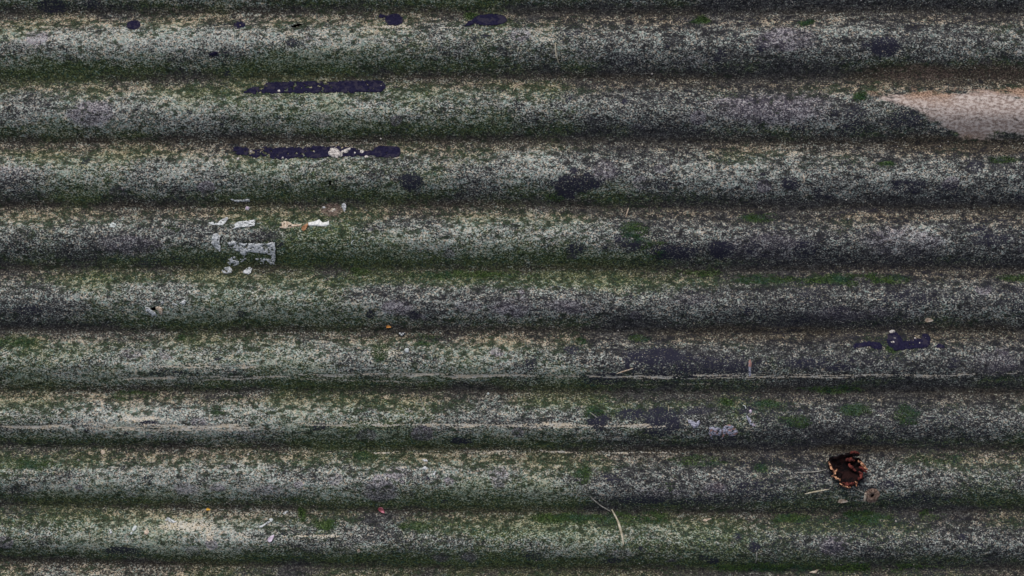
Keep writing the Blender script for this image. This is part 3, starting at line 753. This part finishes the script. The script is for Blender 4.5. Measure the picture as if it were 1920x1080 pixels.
petal("fallen_petal", 728, 613, 4.8, 2.9, 0, m_orange, "tiny orange petal lying in a dark valley near the centre", "petal", .002, True)
petal("fallen_petal", 388.5, 956.5, 4.2, 2.5, 5, m_yellow, "tiny yellow petal in the lower left valley", "petal", .002, True)
petal("fallen_petal", 714.5, 958, 7.5, 4.2, 42, m_pink, "small pink and dark red petal in the valley below the mauve lichen", "petal", .002)
petal("fallen_petal", 510.5, 1007, 8.5, 4.0, -52, m_lilac, "pale lilac petal on the bottom ridge", "petal", .001)
petal("leaf_fragment", 573, 426, 8.5, 4.0, -52, m_shard, "brown triangular leaf fragment beside the bright white paint flake", "leaf fragment", .0015)
petal("leaf_fragment", 1580, 939.5, 9.5, 4.0, 2, m_paint_tan, "tan oval leaf fragment lying below the dead leaf", "leaf fragment", .0005)
petal("leaf_fragment", 1742, 600.5, 8, 4.0, 2, m_paint_tan, "pinkish tan fragment at the right edge above the tar", "leaf fragment", .0005)

def pebble(name, x, y, rx, ry, rz, mat, label, cat, seed=0, parent=None, sink=.25):
    import bmesh
    bm = bmesh.new(); bmesh.ops.create_icosphere(bm, subdivisions=2, radius=1.0)
    rr = random.Random(seed)
    ph = [rr.uniform(0, 6) for _ in range(6)]
    h0 = float(H(x, y))
    for v in bm.verts:
        d_ = 1 + .12 * math.sin(3 * v.co.x + ph[0]) + .12 * math.sin(4 * v.co.y + ph[1]) + .08 * math.sin(5 * v.co.z + ph[2])
        v.co = v.co * d_
        v.co.x *= rx / 1000; v.co.y *= ry / 1000; v.co.z = v.co.z * rz / 1000
    me = bpy.data.meshes.new(name); bm.to_mesh(me); bm.free()
    o = link(name, me, parent, mat)
    o.location = (float(wx(x)), float(wy(y)), h0 + rz / 1000 * (1 - sink))
    return tag(o, label, cat)

pebble("pebble", 763, 656.5, 5.4, 4.0, 2.6, m_white, "smooth pale blue-white chip near the centre", "pebble", 1)
dp = pebble("bird_dropping", 752, 627, 6.2, 4.4, 2.6, m_blackbit, "small black and white dropping just below the orange petal", "dropping", 2)
for k, (dx, dy, r) in enumerate([(-3.0, 1.4, 2.0), (.2, -1.2, 2.4), (3.2, .9, 1.9)]):
    import bmesh
    bm = bmesh.new(); bmesh.ops.create_icosphere(bm, subdivisions=2, radius=r / 1000)
    me = bpy.data.meshes.new("white_cap"); bm.to_mesh(me); bm.free()
    o = link("white_cap", me, dp, m_paint); o.location = (dx / 1000, dy / 1000, .0018)
pebble("pebble", 914 + 1, 739, 2.4, 2.2, 1.6, m_white, "tiny white chip in the valley right of centre", "pebble", 3)
pebble("pebble", 1406, 770.5, 3.0, 3.4, 2.0, m_lilac, "tiny round lilac-white chip above the fan-shaped flake", "pebble", 4)
pebble("pebble", 462, 389.5, 3.6, 3.2, 2.0, m_lilac, "tiny round pale chip under the thin white sliver", "pebble", 5)

# ---- dead leaf: crumpled cup with curled russet and tan edges
LX, LY = 1584.0, 880.0
leaf = bpy.data.objects.new("dead_leaf", None); C.objects.link(leaf)
lz = float(H(LX, LY))
leaf.location = (float(wx(LX)), float(wy(LY)), lz)
tag(leaf, "crumpled dark brown dead leaf with tan curled edges", "dead leaf")
OUT = [(1605, 857), (1617, 870), (1619, 879), (1610, 884), (1612, 892), (1603, 899), (1599, 906), (1590, 911), (1579, 909), (1570, 902), (1568, 896), (1560, 893), (1554, 883), (1551, 872), (1549, 862), (1560, 856), (1575, 852), (1592, 853)]
OA = sorted([(math.atan2(-(y - LY), x - LX), math.hypot(x - LX, y - LY)) for x, y in OUT])
oa = np.array([a for a, r in OA]); orr = np.array([r for a, r in OA])
oa = np.concatenate([oa - 2 * pi, oa, oa + 2 * pi]); orr = np.tile(orr, 3)
def leaf_r(a): return float(np.interp((a + pi) % (2 * pi) - pi, oa, orr))
def leaf_mesh():
    na, nr = 120, 26; vs_, fs = [], []
    for j in range(nr + 1):
        t = j / nr
        for k in range(na):
            a = 2 * pi * k / na
            r = leaf_r(a) * (1 + .05 * math.sin(11 * a))
            X = LX + r * t * math.cos(a); Y = LY - r * t * math.sin(a)
            zsurf = float(H(X, Y)) - lz
            folds = .0035 * math.sin(5 * a + 4 * t) * t + .0022 * math.sin(13 * a + 2) * t + .006 * (float(fbm(X, Y, 9, 9, 71, 3)) - .5)
            z = .0010 + .021 * t ** 2.2 + folds * min(1, t * 1.6)
            if t > .86: z -= (t - .86) * .03
            z = max(zsurf + .0012, zsurf * .75 + z)
            vs_.append(((X - LX) / 1000, -(Y - LY) / 1000, z))
    for j in range(nr):
        for k in range(na):
            a = j * na + k; b_ = j * na + (k + 1) % na
            fs.append((a, a + na, b_ + na, b_))
    me = bpy.data.meshes.new("leaf_blade"); me.from_pydata(vs_, [], fs); return me
lb = link("leaf_blade", leaf_mesh(), leaf, m_leaf_dark)
sm = lb.modifiers.new("thickness", 'SOLIDIFY'); sm.thickness = .0009; sm.offset = -1

def ribbon(name, pts, w, mat, lift=.012, roll=60, parent=leaf, waves=5, seed=0):
    """a curled strip of leaf along pts (grid coordinates) standing above the sheet"""
    rr = random.Random(seed)
    P = []
    for (a, b_) in zip(pts[:-1], pts[1:]):
        m_ = max(3, int(math.hypot(b_[0] - a[0], b_[1] - a[1]) / 1.5))
        for k in range(m_): P.append((a[0] + (b_[0] - a[0]) * k / m_, a[1] + (b_[1] - a[1]) * k / m_))
    P.append(pts[-1])
    P = [(x_ + .9 * math.sin(i_ * 1.3 + seed * 2), y_ + .7 * math.sin(i_ * 1.9 + seed)) for i_, (x_, y_) in enumerate(P)]
    nn = len(P); cross = 7; vs_, fs = [], []
    for i, (X, Y) in enumerate(P):
        t = i / (nn - 1)
        a0 = P[max(i - 1, 0)]; a1 = P[min(i + 1, nn - 1)]
        tx, ty = a1[0] - a0[0], a1[1] - a0[1]; l = math.hypot(tx, ty) + 1e-9; nxv, nyv = -ty / l, tx / l
        ww = w * (math.sin(pi * min(1, max(0, t * .9 + .05))) ** .5) * (1 + .22 * math.sin(waves * 2 * pi * t + seed) + rr.uniform(-.30, .30))
        for k in range(cross):
            v = k / (cross - 1) - .5
            X2 = X + nxv * v * ww; Y2 = Y + nyv * v * ww
            z = (float(H(X, Y)) - lz) * .75 + lift + (-(v * 2) ** 2 * ww * .42 + v * ww * math.tan(radians(roll)) * .35) / 1000 + .0012 * math.sin(9 * t + 3 * v + seed)
            z = max(z, float(H(X2, Y2)) - lz + .001)
            vs_.append(((X2 - LX) / 1000, -(Y2 - LY) / 1000, z))
    for i in range(nn - 1):
        for k in range(cross - 1):
            a = i * cross + k; fs.append((a, a + 1, a + 1 + cross, a + cross))
    me = bpy.data.meshes.new(name); me.from_pydata(vs_, [], fs)
    o = link(name, me, parent, mat)
    s2 = o.modifiers.new("thickness", 'SOLIDIFY'); s2.thickness = .0007
    return o

ribbon("leaf_edge", [(1550, 863), (1552, 870), (1556, 878), (1560, 884)], 4.5, m_leaf_rim, .0245, 30, seed=1)
ribbon("leaf_edge", [(1553, 889), (1560, 891), (1565, 894), (1569, 898)], 4.5, m_leaf_rim, .0235, 20, seed=2)
ribbon("leaf_edge", [(1564, 876), (1561, 882), (1557, 887)], 4.5, m_leaf_rim, .025, 20, seed=3)
ribbon("leaf_edge", [(1604, 861), (1610, 866), (1616, 873), (1620, 878)], 5.0, m_leaf_rim, .0255, 30, seed=4)
ribbon("leaf_edge", [(1568, 902), (1573, 906), (1579, 909), (1588, 910)], 2.8, m_leaf_rim, .0245, 10, seed=5)
ribbon("leaf_edge", [(1596, 898), (1599, 902), (1597, 908)], 3.8, m_leaf_rim, .025, 10, seed=6)
ribbon("leaf_fold", [(1603, 880), (1609, 885), (1608, 891), (1602, 896)], 7, m_leaf_red, .0235, 20, seed=7)
ribbon("leaf_fold", [(1584, 862), (1592, 860), (1600, 863)], 9, m_leaf_red, .017, 15, seed=8)
ribbon("leaf_fold", [(1572, 902), (1584, 905), (1596, 902)], 8, m_leaf_red, .0225, -20, seed=9)
ribbon("leaf_fold", [(1588, 868), (1592, 874), (1600, 880)], 6.5, m_leaf_red, .016, 30, seed=10)
ribbon("leaf_fold", [(1606, 872), (1613, 877), (1619, 883)], 5.5, m_leaf_red, .0235, -20, seed=11)
ribbon("leaf_fold", [(1583, 851), (1596, 849), (1608, 852)], 8, m_leaf_dark, .022, 30, seed=12)
ribbon("leaf_fold", [(1590, 848), (1600, 846), (1608, 849)], 5, m_leaf_red, .0245, 30, seed=13)
stem("dry_stem", [(1488, 885), (1505, 884.5), (1522, 884), (1538, 882), (1550, 879)], 1.0, m_stem_grey, "long thin horizontal stalk touching the left side of the dead leaf", "stem", lift=.002)
stem("dry_stem", [(1594, 911), (1603, 916), (1611, 920), (1619, 923)], 1.0, m_stem_grey, "thin grey stalk running from the dead leaf to the rusty ring", "stem", lift=.001)

# ---- moss tufts: small upright leaflets where the bright moss grows
def moss():
    w = (BM > .25) & (PX > -180) & (PX < 2090)
    ys_, xs_ = np.nonzero(w)
    pr = BM[ys_, xs_]; pr = pr / pr.sum()
    nT = 26000
    pick = rng.choice(len(xs_), nT, p=pr)
    x = PX[ys_[pick], xs_[pick]] + rng.uniform(-1.5, 1.5, nT); y = PY[ys_[pick], xs_[pick]] + rng.uniform(-1.5, 1.5, nT)
    z = H(x, y)
    a = rng.uniform(0, 2 * pi, nT); ln = rng.uniform(.0012, .0030, nT); w_ = rng.uniform(.0005, .0010, nT); tilt = rng.uniform(.2, 1.0, nT)
    X = wx(x); Y = wy(y)
    dx, dy = np.cos(a), np.sin(a)
    p0 = np.stack([X - dy * w_, Y + dx * w_, z - .0003], -1); p1 = np.stack([X + dy * w_, Y - dx * w_, z - .0003], -1)
    tip = np.stack([X + dx * ln * np.sin(tilt * 1.4), Y + dy * ln * np.sin(tilt * 1.4), z + ln * np.cos(tilt * 1.4) + .0003], -1)
    tip2 = tip + np.stack([dy * w_ * .5, -dx * w_ * .5, w_ * 0], -1)
    co = np.stack([p0, p1, tip2, tip], 1).reshape(-1, 3)
    me = quads_mesh("moss_tufts", co, np.arange(nT * 4).reshape(-1, 4))
    tag(link("moss_tufts", me, None, m_moss, False), "short bright green moss growing in bands along the valleys", None, None, "stuff")
moss()

# ---- grit: pale grains caught on the sheet
def grit():
    nG = 1100
    x = np.concatenate([rng.uniform(-150, 2070, 500), rng.uniform(1150, 2000, 600)]); y = rng.uniform(-60, 1140, nG)
    z = H(x, y); r_ = rng.uniform(.0005, .0011, nG) * (1 + 1.0 * (rng.random(nG) < .06))
    base = np.array([(1, 0, 0), (0, 1, 0), (-1, 0, 0), (0, -1, 0), (0, 0, 1), (0, 0, -1)], float)
    jit = rng.uniform(.7, 1.3, (nG, 6, 1))
    P = base[None] * r_[:, None, None] * jit
    P[:, :, 0] += wx(x)[:, None]; P[:, :, 1] += wy(y)[:, None]; P[:, :, 2] += (z + r_ * .4)[:, None]
    tri = np.array([(0, 1, 4), (1, 2, 4), (2, 3, 4), (3, 0, 4), (1, 0, 5), (2, 1, 5), (3, 2, 5), (0, 3, 5)])
    F = (tri[None] + (np.arange(nG) * 6)[:, None, None]).reshape(-1, 3)
    me = bpy.data.meshes.new("grit"); me.from_pydata(P.reshape(-1, 3).tolist(), [], F.tolist())
    tag(link("grit", me, None, m_crust, False), "pale loose grit grains scattered over the sheet", None, None, "stuff")
grit()

for o in C.objects:
    k = o.name.split('.')[0]
    if o.parent is None and k in GROUPS: o['group'] = GROUPS[k]
